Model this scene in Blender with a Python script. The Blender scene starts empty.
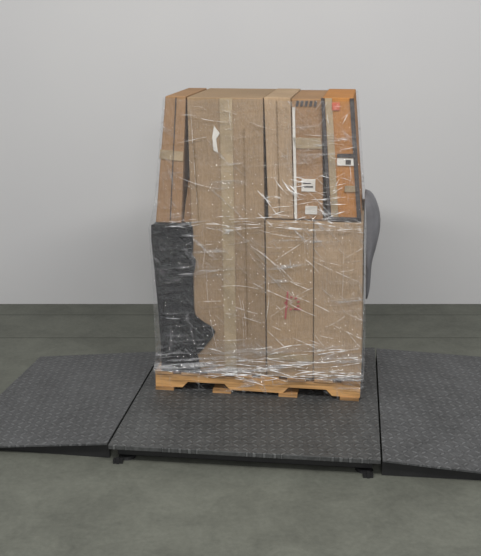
import bpy, bmesh, math, random
from mathutils import Vector, Matrix, noise
random.seed(7)
S = bpy.context.scene
S.view_settings.view_transform = 'Standard'

def lin(c):
    return tuple(((x/255)/12.92 if x/255 <= .04045 else ((x/255+.055)/1.055)**2.4) for x in c)+(1,)

# ---------------------------------------------------------------- materials
class NT:
    def __init__(s, name):
        s.m = bpy.data.materials.new(name); s.m.use_nodes = True
        s.t = s.m.node_tree; s.t.nodes.clear()
        s.out = s.n('ShaderNodeOutputMaterial')
    def n(s, typ, **kw):
        nd = s.t.nodes.new(typ)
        for k, v in kw.items():
            setattr(nd, k, v)
        return nd
    def l(s, a, b): s.t.links.new(a, b)
    def math(s, op, a, b=None, c=None):
        nd = s.n('ShaderNodeMath', operation=op)
        for i, v in enumerate((a, b, c)):
            if v is None: continue
            if hasattr(v, 'links'): s.l(v, nd.inputs[i])
            else: nd.inputs[i].default_value = v
        return nd.outputs[0]
    def noise(s, scale, detail=4, rough=.55, vec=None, dist=0):
        nd = s.n('ShaderNodeTexNoise'); nd.inputs['Scale'].default_value = scale
        nd.inputs['Detail'].default_value = detail; nd.inputs['Roughness'].default_value = rough
        nd.inputs['Distortion'].default_value = dist
        if vec is None:
            vec = s.coord()
        s.l(vec, nd.inputs['Vector']); return nd.outputs['Fac']
    def coord(s, scale=(1,1,1), rot=(0,0,0)):
        if not hasattr(s, 'tc'): s.tc = s.n('ShaderNodeTexCoord')
        if scale == (1,1,1) and rot == (0,0,0): return s.tc.outputs['Object']
        m1 = s.n('ShaderNodeMapping'); m1.inputs['Rotation'].default_value = rot
        s.l(s.tc.outputs['Object'], m1.inputs['Vector'])
        mp = s.n('ShaderNodeMapping'); mp.inputs['Scale'].default_value = scale
        s.l(m1.outputs[0], mp.inputs['Vector']); return mp.outputs[0]
    def ramp(s, fac, stops):
        r = s.n('ShaderNodeValToRGB'); s.l(fac, r.inputs[0])
        e = r.color_ramp.elements
        while len(e) < len(stops): e.new(.5)
        for el, (p, c) in zip(e, stops):
            el.position = p; el.color = c if len(c) == 4 else lin(c)
        return r.outputs[0]
    def mix(s, f, a, b, mode='MIX'):
        nd = s.n('ShaderNodeMix', data_type='RGBA', blend_type=mode)
        for i, v in ((0, f), (6, a), (7, b)):
            if hasattr(v, 'links'): s.l(v, nd.inputs[i])
            else: nd.inputs[i].default_value = v
        return nd.outputs[2]
    def bsdf(s, col, rough=.6, metal=0, bump=None, bs=.3, bd=.002, spec=.5):
        b = s.n('ShaderNodeBsdfPrincipled')
        if hasattr(col, 'links'): s.l(col, b.inputs['Base Color'])
        else: b.inputs['Base Color'].default_value = col
        if hasattr(rough, 'links'): s.l(rough, b.inputs['Roughness'])
        else: b.inputs['Roughness'].default_value = rough
        b.inputs['Metallic'].default_value = metal
        b.inputs['Specular IOR Level'].default_value = spec
        if bump is not None:
            bn = s.n('ShaderNodeBump'); bn.inputs['Strength'].default_value = bs
            bn.inputs['Distance'].default_value = bd
            s.l(bump, bn.inputs['Height']); s.l(bn.outputs[0], b.inputs['Normal'])
        s.l(b.outputs[0], s.out.inputs[0]); return b

def sc(c, f): return tuple(min(255, x*f) for x in c)

def plain(name, c, rough=.6, spec=.5, var=.12, scale=12):
    m = NT(name); f = m.noise(scale, 5)
    m.bsdf(m.ramp(f, [(.25, sc(c, 1-var)), (.75, sc(c, 1+var))]), rough, spec=spec, bump=f, bs=.15)
    return m.m

def cardboard(name, c):
    m = NT(name)
    big = m.noise(2.5, 5, .6)
    fib = m.noise(1, 5, .7, m.coord((220, 220, 18)))
    col = m.ramp(big, [(.3, sc(c, .88)), (.7, sc(c, 1.07))])
    col = m.mix(.28, col, m.ramp(fib, [(.35, sc(c, .75)), (.65, sc(c, 1.2))]))
    dents = m.noise(9, 3)
    m.bsdf(col, .75, bump=m.math('ADD', m.math('MULTIPLY', dents, 3), fib), bs=.5, bd=.004, spec=.25)
    return m.m

def wood(name, c):
    m = NT(name)
    g = m.noise(1, 6, .6, m.coord((5, 60, 90)), .4)
    col = m.ramp(g, [(.3, sc(c, .68)), (.5, c), (.7, sc(c, 1.15))])
    m.bsdf(col, .75, bump=g, bs=.4, spec=.2); return m.m

def tread(name, c, pitch=.042):
    m = NT(name)
    sp = m.n('ShaderNodeSeparateXYZ')
    k = 1/pitch
    m.l(m.coord((k, k, k)), sp.inputs[0])
    x, y = sp.outputs[0], sp.outputs[1]
    fx = m.math('SUBTRACT', m.math('FRACT', x), .5); fy = m.math('SUBTRACT', m.math('FRACT', y), .5)
    par = m.math('ABSOLUTE', m.math('MODULO', m.math('ADD', m.math('FLOOR', x), m.math('FLOOR', y)), 2))
    a = m.math('ADD', fx, fy); b = m.math('SUBTRACT', fx, fy)
    def el(p, q):
        return m.math('ADD', m.math('POWER', m.math('ABSOLUTE', m.math('DIVIDE', p, .6)), 2),
                      m.math('POWER', m.math('ABSOLUTE', m.math('DIVIDE', q, .22)), 2))
    e1, e2 = el(a, b), el(b, a)
    d = m.math('ADD', m.math('MULTIPLY', e1, par), m.math('MULTIPLY', e2, m.math('SUBTRACT', 1, par)))
    h = m.n('ShaderNodeMapRange', interpolation_type='SMOOTHSTEP')
    h.inputs['From Min'].default_value = 1.3; h.inputs['From Max'].default_value = .4
    m.l(d, h.inputs['Value']); h = h.outputs[0]
    big = m.noise(1.8, 7, .65); fine = m.noise(60, 3, .6); mid = m.noise(7, 6, .65)
    base = m.ramp(big, [(.3, sc(c, .74)), (.7, sc(c, 1.08))])
    base = m.mix(m.math('MULTIPLY', h, m.math('ADD', m.math('MULTIPLY', mid, .9), .15)), base, lin(sc(c, 1.75)))
    base = m.mix(.3, base, m.ramp(mid, [(.35, sc(c, .6)), (.65, sc(c, 1.25))]))
    base = m.mix(.3, base, m.ramp(fine, [(.3, sc(c, .45)), (.7, sc(c, 1.35))]))
    m.bsdf(base, .5, .1, bump=m.math('ADD', h, m.math('MULTIPLY', fine, .3)), bs=1, bd=.006, spec=.4)
    return m.m

def concrete(name, c):
    m = NT(name); a = m.noise(1.1, 8, .65); b = m.noise(40, 4, .7); st = m.noise(4, 7, .7, None, .6)
    col = m.mix(.3, m.ramp(a, [(.3, sc(c, .82)), (.7, sc(c, 1.14))]), m.ramp(b, [(.3, sc(c, .7)), (.7, sc(c, 1.25))]))
    col = m.mix(.35, col, m.ramp(st, [(.35, sc(c, .76)), (.65, sc(c, 1.16))]))
    m.bsdf(col, .65, bump=b, bs=.15, spec=.3); return m.m

def film(name):
    m = NT(name)
    s1 = m.noise(1, 5, .6, m.coord((3, 3, 30), (0, .12, 0)), 1.2)
    s2 = m.noise(1, 5, .6, m.coord((4, 3, 45), (0, -.75, 0)), 1.0)
    s3 = m.noise(1, 4, .6, m.coord((35, 3, 5), (0, .15, 0)), .8)
    big = m.noise(3.2, 3)
    hgt = m.math('ADD', m.math('ADD', s1, s2), s3)
    bn = m.n('ShaderNodeBump'); bn.inputs['Strength'].default_value = 1; bn.inputs['Distance'].default_value = .035
    m.l(hgt, bn.inputs['Height'])
    gl = m.n('ShaderNodeBsdfGlossy'); gl.inputs['Roughness'].default_value = .1
    gl.inputs['Color'].default_value = (1, 1, 1, 1); m.l(bn.outputs[0], gl.inputs['Normal'])
    df = m.n('ShaderNodeBsdfDiffuse'); df.inputs['Color'].default_value = (.86, .87, .89, 1)
    m.l(bn.outputs[0], df.inputs['Normal'])
    tr = m.n('ShaderNodeBsdfTransparent'); tr.inputs['Color'].default_value = (.97, .97, .975, 1)
    def peak(x, lo, hi):
        r = m.n('ShaderNodeMapRange', interpolation_type='SMOOTHSTEP')
        r.inputs['From Min'].default_value = lo; r.inputs['From Max'].default_value = hi
        m.l(x, r.inputs['Value']); return r.outputs[0]
    haze = m.math('MAXIMUM', m.math('MAXIMUM', peak(s1, .54, .72), peak(s2, .56, .74)), peak(s3, .6, .78))  # white streaks mixed into the film also paint its highlights
    haze = m.math('MULTIPLY', haze, peak(big, .38, .62))
    # whiter band painted low on the load stands in for film highlights
    sp = m.n('ShaderNodeSeparateXYZ'); m.l(m.coord(), sp.inputs[0])
    low = m.math('MULTIPLY', m.math('MULTIPLY', peak(sp.outputs[2], .34, .16), peak(sp.outputs[2], .08, .13)), peak(s1, .42, .6))
    haze = m.math('MAXIMUM', haze, low)
    mg = m.n('ShaderNodeMixShader'); mg.inputs[0].default_value = .5
    m.l(gl.outputs[0], mg.inputs[2]); m.l(df.outputs[0], mg.inputs[1])
    mx = m.n('ShaderNodeMixShader')
    m.l(m.math('ADD', m.math('MULTIPLY', haze, .55), m.math('MULTIPLY', peak(sp.outputs[2], .06, .14), .1)), mx.inputs[0])
    m.l(tr.outputs[0], mx.inputs[1]); m.l(mg.outputs[0], mx.inputs[2])
    m.l(mx.outputs[0], m.out.inputs[0]); return m.m

def crease(name):
    m = NT(name)
    gl = m.n('ShaderNodeBsdfPrincipled'); gl.inputs['Base Color'].default_value = (.95, .955, .96, 1)  # near-white base colour paints the glint along the folds
    gl.inputs['Roughness'].default_value = .2
    tr = m.n('ShaderNodeBsdfTransparent'); mx = m.n('ShaderNodeMixShader')
    f = m.noise(30, 3)
    r = m.n('ShaderNodeMapRange'); r.inputs['From Min'].default_value = .4; r.inputs['From Max'].default_value = .62
    r.inputs['To Min'].default_value = .1; r.inputs['To Max'].default_value = .95
    m.l(f, r.inputs['Value']); m.l(r.outputs[0], mx.inputs[0])
    m.l(tr.outputs[0], mx.inputs[1]); m.l(gl.outputs[0], mx.inputs[2]); m.l(mx.outputs[0], m.out.inputs[0])
    return m.m

def black_poly(name):
    m = NT(name); a = m.noise(14, 6, .65, None, 1.5); b = m.noise(45, 4, .7, None, 1)
    col = m.ramp(b, [(.4, (14, 14, 17)), (.62, (26, 27, 30)), (.78, (90, 90, 94))])
    m.bsdf(col, .22, bump=m.math('ADD', m.math('MULTIPLY', a, 2), b), bs=1, bd=.016, spec=.45); return m.m

M_tan = cardboard('cardboard_tan', (162, 137, 107))
M_tan2 = cardboard('cardboard_pale', (166, 142, 114))
M_tan3 = cardboard('cardboard_mid', (148, 125, 98))
M_brn = cardboard('cardboard_brown', (150, 118, 86))
M_org = cardboard('cardboard_orange', (170, 118, 66))
M_tape = plain('packing_tape', (160, 142, 114), .25)
M_tape_b = plain('brown_tape', (128, 106, 78), .25)
M_lab = plain('paper_label', (212, 208, 200), .6, var=.05)
M_ink = plain('printed_ink', (62, 56, 54), .7)
M_red = plain('red_ink', (165, 80, 78), .7)
M_redlab = plain('red_sticker', (190, 92, 66), .5)
M_wood = wood('pallet_wood', (198, 154, 102))
M_wood2 = wood('pallet_wood_worn', (166, 128, 86))
M_blk = black_poly('black_poly_film')
M_gry = plain('grey_padding', (112, 112, 116), .6, scale=9)
M_steel = tread('tread_plate', (75, 76, 76))
M_steel2 = tread('tread_plate_ramp', (79, 80, 81))
M_edge = plain('dark_steel', (36, 36, 37), .5)
M_rub = plain('black_rubber', (22, 22, 23), .7)
M_film = film('stretch_film')
M_cr = crease('stretch_film_fold_glint')

# ---------------------------------------------------------------- helpers
def new(name, bm, mat, mw=None, parent=None, smooth=False):
    me = bpy.data.meshes.new(name)
    bmesh.ops.recalc_face_normals(bm, faces=bm.faces)
    bm.to_mesh(me); bm.free()
    for m in (mat if isinstance(mat, (list, tuple)) else [mat]): me.materials.append(m)
    if smooth:
        for p in me.polygons: p.use_smooth = True
    ob = bpy.data.objects.new(name, me); S.collection.objects.link(ob)
    if parent: ob.parent = parent
    elif mw is not None: ob.matrix_world = mw
    return ob

def hexa(bm, v):
    vs = [bm.verts.new(p) for p in v]
    for f in ((3,2,1,0),(4,5,6,7),(0,1,5,4),(1,2,6,5),(2,3,7,6),(3,0,4,7)):
        bm.faces.new([vs[i] for i in f])

def box(bm, x0, x1, y0, y1, z0, z1):
    hexa(bm, [(x0,y0,z0),(x1,y0,z0),(x1,y1,z0),(x0,y1,z0),(x0,y0,z1),(x1,y0,z1),(x1,y1,z1),(x0,y1,z1)])

ML = Matrix.Translation((-.439, 4.313, .09)) @ Matrix.Rotation(math.radians(-8.3), 4, 'Z')

def carton(q, y0, y1, mat, seed, amp=.004):
    a, b, c, d, z0, z1 = q
    bm = bmesh.new()
    nx, nz, ny = 8, 22, 8
    vd = {}
    def P(i, j, k):
        key = (i, j, k)
        if key not in vd:
            u, w, t = i/nx, j/ny, k/nz
            x = (a+(b-a)*u)*(1-t)+(d+(c-d)*u)*t
            y = y0+(y1-y0)*w; z = z0+(z1-z0)*t
            s = math.sin(math.pi*t)
            nv = noise.noise(Vector((x*5+seed, y*5, z*4)))
            if j == 0: y += nv*amp*s
            if 0 < i < nx: pass
            elif j not in (0,): x += nv*amp*.5*s
            vd[key] = bm.verts.new((x, y, z))
        return vd[key]
    for i in range(nx):
        for k in range(nz):
            bm.faces.new([P(i,0,k),P(i+1,0,k),P(i+1,0,k+1),P(i,0,k+1)])
            bm.faces.new([P(i,ny,k),P(i,ny,k+1),P(i+1,ny,k+1),P(i+1,ny,k)])
    for j in range(ny):
        for k in range(nz):
            bm.faces.new([P(0,j,k),P(0,j,k+1),P(0,j+1,k+1),P(0,j+1,k)])
            bm.faces.new([P(nx,j,k),P(nx,j+1,k),P(nx,j+1,k+1),P(nx,j,k+1)])
    for i in range(nx):
        for j in range(ny):
            bm.faces.new([P(i,j,0),P(i,j+1,0),P(i+1,j+1,0),P(i+1,j,0)])
            bm.faces.new([P(i,j,nz),P(i+1,j,nz),P(i+1,j+1,nz),P(i,j+1,nz)])
    ob = new('cardboard_box', bm, mat, ML)
    bv = ob.modifiers.new('bevel', 'BEVEL'); bv.width = .004; bv.segments = 2; bv.limit_method = 'ANGLE'; bv.angle_limit = math.radians(50)
    return ob

def patch(name, parent, pts, y, mat, th=.0015):
    bm = bmesh.new()
    f = [bm.verts.new((x, y-th, z)) for x, z in pts]; g = [bm.verts.new((x, y+.004, z)) for x, z in pts]
    bm.faces.new(f); bm.faces.new(g[::-1]); n = len(pts)
    for i in range(n): bm.faces.new([f[i], g[i], g[(i+1)%n], f[(i+1)%n]])
    return new(name, bm, mat, parent=parent)

def rect(x0, x1, z0, z1, sh=0): return [(x0,z0),(x1,z0),(x1+sh,z1),(x0+sh,z1)]

# ---------------------------------------------------------------- room
bm = bmesh.new(); box(bm, -7, 7, -3, 6.05, -.1, 0); fl = new('floor', bm, concrete('concrete', (97, 99, 91)))
mj = plain('joint_filler', (72,73,67), .9)
for i, y in enumerate((5.34, 5.80)):
    bm = bmesh.new(); box(bm, -7, 7, y, y+.009, -.01, .0006); new('expansion_joint_%d'%(i+1), bm, mj, parent=fl)
bm = bmesh.new(); box(bm, -7, 7, 6.05, 6.2, -.1, 5)
m = NT('wall_paint'); f = m.noise(.8, 3); m.bsdf(m.ramp(f, [(.3, (198,198,199)), (.7, (201,201,201))]), .9, spec=.1)
new('wall_back', bm, m.m)

# ---------------------------------------------------------------- floor scale
FL, FR, BR, BL = (-.597,3.673), (.611,3.530), (.786,4.93), (-.449,4.875)
def plate(bm, pts, z1s, th):
    v = [(p[0], p[1], z-th) for p, z in zip(pts, z1s)] + [(p[0], p[1], z) for p, z in zip(pts, z1s)]
    hexa(bm, v)
def inset(pts, d):
    c = Vector((sum(p[0] for p in pts)/4, sum(p[1] for p in pts)/4))
    return [tuple(Vector(p)+(c-Vector(p)).normalized()*d) for p in pts]
bm = bmesh.new(); plate(bm, [FL,FR,BR,BL], [.09]*4, .022)
sp = new('floor_scale', bm, M_steel)
b = sp.modifiers.new('b','BEVEL'); b.width=.003; b.segments=2
ins = inset([FL,FR,BR,BL], .05)
bm = bmesh.new(); plate(bm, ins, [.0685]*4, .04); new('channel_frame', bm, M_edge, parent=sp)
for i, p in enumerate(inset([FL,FR,BR,BL], .1)):
    bm = bmesh.new()
    bmesh.ops.create_cone(bm, cap_ends=True, segments=24, radius1=.04, radius2=.034, depth=.014, matrix=Matrix.Translation((p[0],p[1],.007)))
    bmesh.ops.create_cone(bm, cap_ends=True, segments=16, radius1=.012, radius2=.012, depth=.03, matrix=Matrix.Translation((p[0],p[1],.025)))
    new('foot_%d' % (i+1), bm, M_rub, parent=sp)
for i, (x, y) in enumerate(((-.555, 3.672), (.56, 3.54))):
    bm = bmesh.new(); box(bm, x-.022, x+.022, y-.006, y+.02, 0, .018); box(bm, x-.006, x+.006, y-.01, y+.004, .0, .03)
    new('bracket_%d' % (i+1), bm, M_rub, parent=sp)

def ramp_obj(pts, zs, mat):
    bm = bmesh.new(); plate(bm, pts, zs, .008)
    r = new('scale_ramp', bm, mat)
    for n, (ia, ib) in enumerate(((0, 1), (3, 2))):
        A, B = Vector(pts[ia]), Vector(pts[ib]); za, zb = zs[ia]-.008, zs[ib]-.008
        side = (Vector(pts[3 if ia == 0 else 0])-A).normalized()
        inn = side*.012; off = side*.03
        bm = bmesh.new()
        a0, b0 = A+off, B+off
        hexa(bm, [(*a0,0.0005),(*b0,0.0005),(*(b0+inn),0.0005),(*(a0+inn),0.0005),
                  (*a0,max(za,.001)),(*b0,max(zb,.001)),(*(b0+inn),max(zb,.001)),(*(a0+inn),max(za,.001))])
        new('side_gusset_%d' % (n+1), bm, M_edge, parent=r)
    return r
g = .008
ramp_obj([(-1.385,3.81),(FL[0]-g,FL[1]+.02),(BL[0]-g,BL[1]-.005),(-1.19,4.99)], [.009,.088,.088,.009], M_steel2)
ramp_obj([(FR[0]+g,FR[1]-.0),(1.62,3.42),(1.76,4.90),(BR[0]+g,BR[1]-.01)], [.088,.012,.012,.088], M_steel2)

# ---------------------------------------------------------------- pallet
D = .70
bm = bmesh.new()
def stringer(y0, y1):
    prof = [(0,.018),(.14,.018),(.17,.05),(.36,.05),(.39,.018),(.66,.018),(.69,.05),(.88,.05),(.91,.018),(1.05,.018),(1.05,.088),(0,.088)]
    f = [bm.verts.new((x, y0, z)) for x, z in prof]; b_ = [bm.verts.new((x, y1, z)) for x, z in prof]
    n = len(prof)
    bm.faces.new(f); bm.faces.new(b_[::-1])
    for i in range(n): bm.faces.new([f[i], b_[i], b_[(i+1)%n], f[(i+1)%n]])
for y in (.0, .33, .66): stringer(y, y+.038)
pal = new('wooden_pallet', bm, M_wood, ML)
for i in range(8):
    bm = bmesh.new(); x = i*.1365
    e = random.uniform(-.008, .006)
    box(bm, x, x+.094, -.004+e, D+.004, .088, .106)
    o = new('deck_board_%d' % (i+1), bm, random.choice((M_wood, M_wood2)), parent=pal)
    q = o.modifiers.new('b','BEVEL'); q.width = .002
for i, x in enumerate((0.0, .30, .64, .95)):
    bm = bmesh.new(); box(bm, x, x+.095, -.006, D, .0, .0175)
    new('bottom_board_%d' % (i+1), bm, M_wood2, parent=pal)

# ---------------------------------------------------------------- cartons
Z0 = .107
B = carton((.215,.575,.548,.188,Z0,1.492), .0, .60, M_tan3, 1, .008)
patch('seam_tape', B, [(.365,Z0),(.425,Z0),(.405,1.49),(.345,1.49)], -.004, M_tape)
patch('torn_spot', B, [(.315,1.245),(.335,1.235),(.328,1.30),(.345,1.325),(.318,1.36),(.309,1.31)], -.004, M_lab)
patch('brand_print', B, rect(.235,.242,.9,1.3,-.02), -.003, M_tape_b)
patch('panel_crease', B, rect(.478,.482,.3,1.35,-.02), -.003, M_tape_b)
A = carton((.022,.150,.184,.085,.885,1.496), .0, .55, M_brn, 2)
patch('edge_tape', A, [(.05,1.20),(.165,1.19),(.168,1.235),(.055,1.245)], -.004, M_tape)
patch('seam', A, rect(.095,.099,.9,1.49,.04), -.004, M_ink)
A2 = carton((.155,.211,.206-.02,.186-.001,.885,1.10), .03, .5, M_brn, 12)
C = carton((.578,.700,.676,.551,.918,1.494), .015, .60, M_tan2, 3)
patch('seam', C, rect(.63,.633,.95,1.48,-.02), .011, M_tape_b)
Dd = carton((.703,.842,.822,.679,.918,1.489), .02, .58, M_brn, 4)
patch('shipping_label', Dd, rect(.735,.80,1.055,1.115), .017, M_lab)
patch('shipping_label_small', Dd, rect(.755,.812,.945,.985), .017, M_lab)
patch('label_text', Dd, rect(.742,.79,1.075,1.082), .0155, M_ink)
patch('label_text_2', Dd, rect(.742,.78,1.092,1.098), .0155, M_ink)
for i in range(5):
    patch('print_%d'%(i+1), Dd, rect(.70+i*.021,.712+i*.021,1.455,1.48,.004), .016, M_ink)
patch('tape_band', Dd, rect(.70,.83,1.26,1.31,-.01), .0165, M_tape)
patch('tape_edge', Dd, rect(.705,.717,.92,1.45,-.02), .0165, M_lab)
E = carton((.872,1.022,.965,.825,.918,1.497), .01, .57, M_org, 5)
patch('wrap_strip', E, rect(.866,.882,.92,1.495,-.048), .004, M_ink)
patch('tape_strip', E, rect(.884,.916,.92,1.495,-.048), .005, M_tape)
patch('corner_wrap', E, rect(1.004,1.024,.92,1.495,-.055), .004, M_ink)
patch('bottom_wrap', E, rect(.88,1.02,.92,.938), .004, M_ink)
patch('label', E, rect(.90,.985,1.185,1.218), .005, M_lab)  # white label, also the pale part of the painted silver highlight
patch('highlight_dark_band', E, rect(.90,.99,1.222,1.240), .005, M_ink)  # dark part of the silver highlight band, painted as a strip
patch('label_barcode', E, rect(.94,.965,1.19,1.212), .0036, M_ink)
patch('red_sticker', E, rect(.868,.905,1.44,1.475), .005, M_redlab)
patch('label_low', E, rect(.94,1.0,1.06,1.09), .005, M_tape)
F = carton((.580,.812,.797,.565,Z0,.913), -.004, .62, M_tan, 6)
G = carton((.815,1.052,1.033,.800,Z0,.913), -.006, .62, M_tan2, 7)
cx, cz = .70, .50
for i in range(9):
    a = i*math.tau/9+.3; r = .032
    x, z = cx+math.cos(a)*r, cz+math.sin(a)*r
    patch('red_mark_%d'%(i+1), F, rect(x-.006,x+.006,z-.004,z+.005,.003), -.009, M_red)
patch('red_stroke', F, rect(.665,.673,.42,.56,.01), -.009, M_red)
patch('red_stroke_2', F, rect(.71,.745,.468,.476,.003), -.009, M_red)
patch('bottom_tape', F, rect(.585,.81,.2,.235), -.009, M_tape)

# ---------------------------------------------------------------- black poly wrapped parcel (left)
rows = [(Z0,.035,.20),(.25,.035,.205),(.45,.025,.206),(.65,.012,.206),(.80,.0,.203),(.872,.002,.20)]
def lerp_rows(z):
    for r0, r1 in zip(rows, rows[1:]):
        if z <= r1[0]+1e-6:
            t = (z-r0[0])/(r1[0]-r0[0]); return r0[1]+(r1[1]-r0[1])*t, r0[2]+(r1[2]-r0[2])*t
    return rows[-1][1:]
bm = bmesh.new()
NZ, NP = 34, 48; ring = []
for k in range(NZ+1):
    z = Z0+(.872-Z0)*k/NZ; xl, xr = lerp_rows(z); loop = []
    for i in range(NP):
        t = i/NP*4; e = int(t); f = t-e
        cs = [(xl,0),(xr,0),(xr,.5),(xl,.5)]
        p = Vector(cs[e]).lerp(Vector(cs[(e+1)%4]), f)
        n_ = noise.noise(Vector((p.x*9, p.y*9, z*9)))*.008
        c = Vector(((xl+xr)/2, .25)); dr = (p-c).normalized()
        p = p-dr*(.006+abs(n_))
        loop.append(bm.verts.new((p.x, p.y, z)))
    ring.append(loop)
for k in range(NZ):
    for i in range(NP): bm.faces.new([ring[k][i],ring[k][(i+1)%NP],ring[k+1][(i+1)%NP],ring[k+1][i]])
bm.faces.new(ring[0][::-1]); bm.faces.new(ring[-1])
bag = new('black_wrapped_parcel', bm, M_blk, ML)
R = [(.108,.24),(.16,.235),(.21,.225),(.235,.25),(.30,.30),(.335,.32),(.36,.30),(.395,.245),(.42,.215),(.52,.205),(.60,.203),(.66,.218),(.70,.225),(.73,.208),(.80,.212),(.875,.21)]
bm = bmesh.new(); NR = 60; NC = 16; gr = []
def rr(z):
    for a_, b_ in zip(R, R[1:]):
        if z <= b_[0]+1e-6:
            t = (z-a_[0])/(b_[0]-a_[0]); return a_[1]+(b_[1]-a_[1])*t
    return R[-1][1]
for k in range(NR+1):
    z = .108+(.875-.108)*k/NR; xl = lerp_rows(min(z,.872))[0]; xr = rr(z)+noise.noise(Vector((0,3,z*40)))*.004
    gr.append([bm.verts.new((xl+(xr-xl)*i/NC, -.012+noise.noise(Vector((i*.5, k*.22, 2)))*.004, z)) for i in range(NC+1)])
for k in range(NR):
    for i in range(NC): bm.faces.new([gr[k][i],gr[k][i+1],gr[k+1][i+1],gr[k+1][i]])
sheet = new('front_sheet', bm, M_blk, parent=bag)
q = sheet.modifiers.new('s','SOLIDIFY'); q.thickness = .002; q.offset = 0

# ---------------------------------------------------------------- stretch wrap
lv = [(.015,-.012,1.062,-.020),(.11,-.008,1.066,-.026),(.2,.008,1.062,-.027),(.6,.0,1.052,-.027),(.86,-.012,1.045,-.027),
      (.925,.006,1.038,-.020),(1.0,.020,1.026,-.014),(1.485,.074,.976,-.014)]
def lvat(z):
    for a_, b_ in zip(lv, lv[1:]):
        if z <= b_[0]+1e-6:
            t = (z-a_[0])/(b_[0]-a_[0]); return [a_[j]+(b_[j]-a_[j])*t for j in (1,2,3)]
    return lv[-1][1:]
rad = .012
def ringpts(z):
    xl, xr, yf = lvat(z); out = []
    yb = .715 if z < .11 else (.66 if z > .2 else .715-(z-.11)/.09*.055)
    for i in range(100): out.append((xl+rad+(xr-xl-2*rad)*i/99, yf))
    for i in range(1,5): a = -math.pi/2+i/5*math.pi/2; out.append((xr-rad+math.cos(a)*rad, yf+rad+math.sin(a)*rad))
    for i in range(20): out.append((xr, yf+rad+(yb-yf-2*rad)*i/19))
    for i in range(40): out.append((xr-rad-(xr-xl-2*rad)*i/39, yb))
    for i in range(20): out.append((xl, yb-rad-(yb-yf-2*rad)*i/19))
    for i in range(1,5): a = math.pi+i/5*math.pi/2; out.append((xl+rad+math.cos(a)*rad, yf+rad+math.sin(a)*rad))
    return out
def disp(x, z):
    return (noise.noise(Vector((x*4, z*26+x*3, 1)))*.004 + noise.noise(Vector((x*16+z*14, z*14-x*12, 5)))*.003)
bm = bmesh.new(); loops = []
NZ = 150
for k in range(NZ+1):
    z = .015+(1.485-.015)*k/NZ
    lp = []
    for x, y in ringpts(z):
        dd = disp(x, z)
        lp.append(bm.verts.new((x, y+(dd if y < .1 else -dd), z+noise.noise(Vector((x*7,y*7,0)))*(.01 if k in (0,NZ) else 0))))
    loops.append(lp)
n = len(loops[0])
for l0, l1 in zip(loops, loops[1:]):
    for i in range(n): bm.faces.new([l0[i], l0[(i+1)%n], l1[(i+1)%n], l1[i]])
wrap = new('stretch_wrap', bm, M_film, ML, smooth=True)

# grey padding bulging from the rear right side of the load, lying against the film
bm = bmesh.new()
prof = [(.40,.010),(.44,.024),(.50,.030),(.58,.034),(.64,.042),(.69,.064),(.74,.080),(.80,.086),(.86,.086),(.91,.080),(.955,.060),(.985,.02)]
loops = []
for z, r in prof:
    lp = []
    for i in range(36):
        a = i/36*math.tau; ry = .17*min(1, r/.04)
        rj = 1+noise.noise(Vector((math.cos(a)*1.8, math.sin(a)*1.8, z*11)))*.14
        ca = math.cos(a)
        bulge = (max(0, ca)**.7)*r*rj*.8
        lp.append(bm.verts.new((lvat(z)[1]+.0025+bulge, .46+math.sin(a)*ry*rj, z)))
    loops.append(lp)
for l0, l1 in zip(loops, loops[1:]):
    for i in range(36): bm.faces.new([l0[i], l0[(i+1)%36], l1[(i+1)%36], l1[i]])
bm.faces.new(loops[0][::-1]); bm.faces.new(loops[-1])
gb = new('grey_padding', bm, M_gry, parent=wrap, smooth=True)
gb.modifiers.new('s','SUBSURF').levels = 1; gb.modifiers['s'].render_levels = 1

bm = bmesh.new()
def fold(x, z, ang, L, w):
    seg = 10; cur = random.uniform(-.5,.5); p = Vector((x, z)); prev = None; ph = random.uniform(0, 9)
    for i in range(seg+1):
        t = i/seg; a = ang+cur*(t-.5)
        d = Vector((math.cos(a), math.sin(a)))
        nrm = Vector((-d.y, d.x))
        ww = w*math.sin(math.pi*min(max(t,.04),.96))*(.6+.5*noise.noise(Vector((t*5,ph,0))))
        zz = min(max(p.y, .02), 1.48); xl, xr, yf = lvat(zz)
        if not (xl+.008 < p.x < xr-.008): return
        y = yf+disp(p.x, zz)-.002
        v = [bm.verts.new((p.x+nrm.x*ww, y, zz+nrm.y*ww)), bm.verts.new((p.x, y-.0035, zz)), bm.verts.new((p.x-nrm.x*ww, y, zz-nrm.y*ww))]
        if prev:
            bm.faces.new([prev[0],prev[1],v[1],v[0]]); bm.faces.new([prev[1],prev[2],v[2],v[1]])
        prev = v; p = p+d*L/seg
U = random.uniform
for _ in range(34): fold(U(.02,1.0), U(.1,1.47), U(-.35,.25), U(.05,.22), U(.0004,.0012))
for _ in range(44): fold(U(.2,1.0), U(.09,.27), U(-.25,.3), U(.08,.35), U(.001,.004))  # white folds gathered low, where the film highlights lie
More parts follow.
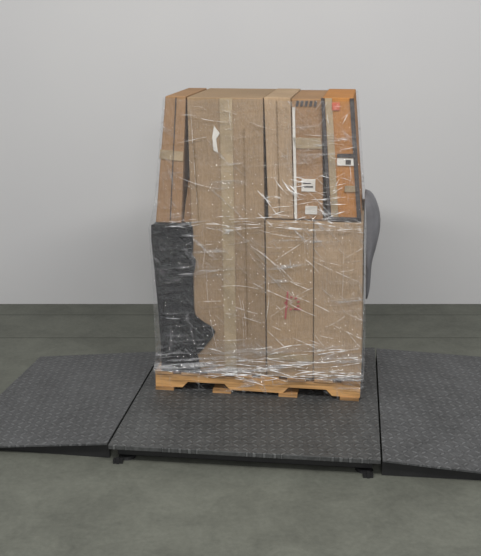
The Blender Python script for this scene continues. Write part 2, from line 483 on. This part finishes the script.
for _ in range(40): fold(U(.5,.9), U(.91,1.15), U(-1.0,.5), U(.04,.15), U(.001,.004))  # white folds gathered above the ledge to paint highlights there
for _ in range(26): fold(U(.5,1.0), U(.3,.85), random.choice((-.75,.6,-.4)), U(.06,.25), U(.0006,.0016))
for _ in range(24): fold(U(.02,1.0), U(.87,.925), U(-.1,.1), U(.08,.25), U(.0008,.003))
for _ in range(24): fold(U(.78,.98), U(.98,1.46), U(-1.5,1.2), U(.03,.1), U(.0008,.0026))
for _ in range(14): fold(U(.02,.95), U(.25,1.3), 1.57+U(-.15,.15), U(.15,.45), U(.0004,.001))
fo = new('film_fold_glints', bm, M_cr, parent=wrap, smooth=True)

# ---------------------------------------------------------------- light
W = bpy.data.worlds.new('World'); S.world = W; W.use_nodes = True
W.node_tree.nodes['Background'].inputs[0].default_value = (.98,.985,1,1)
W.node_tree.nodes['Background'].inputs[1].default_value = .44
def area(name, loc, tgt, sx, sy, e, c=(1,1,1)):
    l = bpy.data.lights.new(name, 'AREA'); l.shape = 'RECTANGLE'; l.size = sx; l.size_y = sy; l.energy = e; l.color = c
    o = bpy.data.objects.new(name, l); S.collection.objects.link(o); o.location = loc
    o.rotation_euler = (Vector(tgt)-Vector(loc)).to_track_quat('-Z','Y').to_euler()
area('added_lamp', (-1.3, 1.2, 4.2), (0, 4.8, .8), 2.2, .3, 110, (1,.98,.95))  # unseen lamp, added to light the load and make film glints
area('added_lamp', (1.8, 1.6, 4.2), (.3, 4.8, .8), 2.2, .3, 95, (1,.98,.95))  # second unseen lamp, added on the right for the same purpose
area('added_lamp', (.3, -1.5, 2.9), (.1, 4.3, .6), 1.2, .3, 60, (1,1,1))  # flash-like lamp added low behind the camera for film highlights

# ---------------------------------------------------------------- camera
cam = bpy.data.cameras.new('camera'); co = bpy.data.objects.new('camera', cam); S.collection.objects.link(co)
co.location = (0, 0, 1.926); co.rotation_euler = (math.radians(74), 0, 0)
cam.sensor_fit = 'HORIZONTAL'; cam.sensor_width = 36; cam.lens = 67.06
S.camera = co
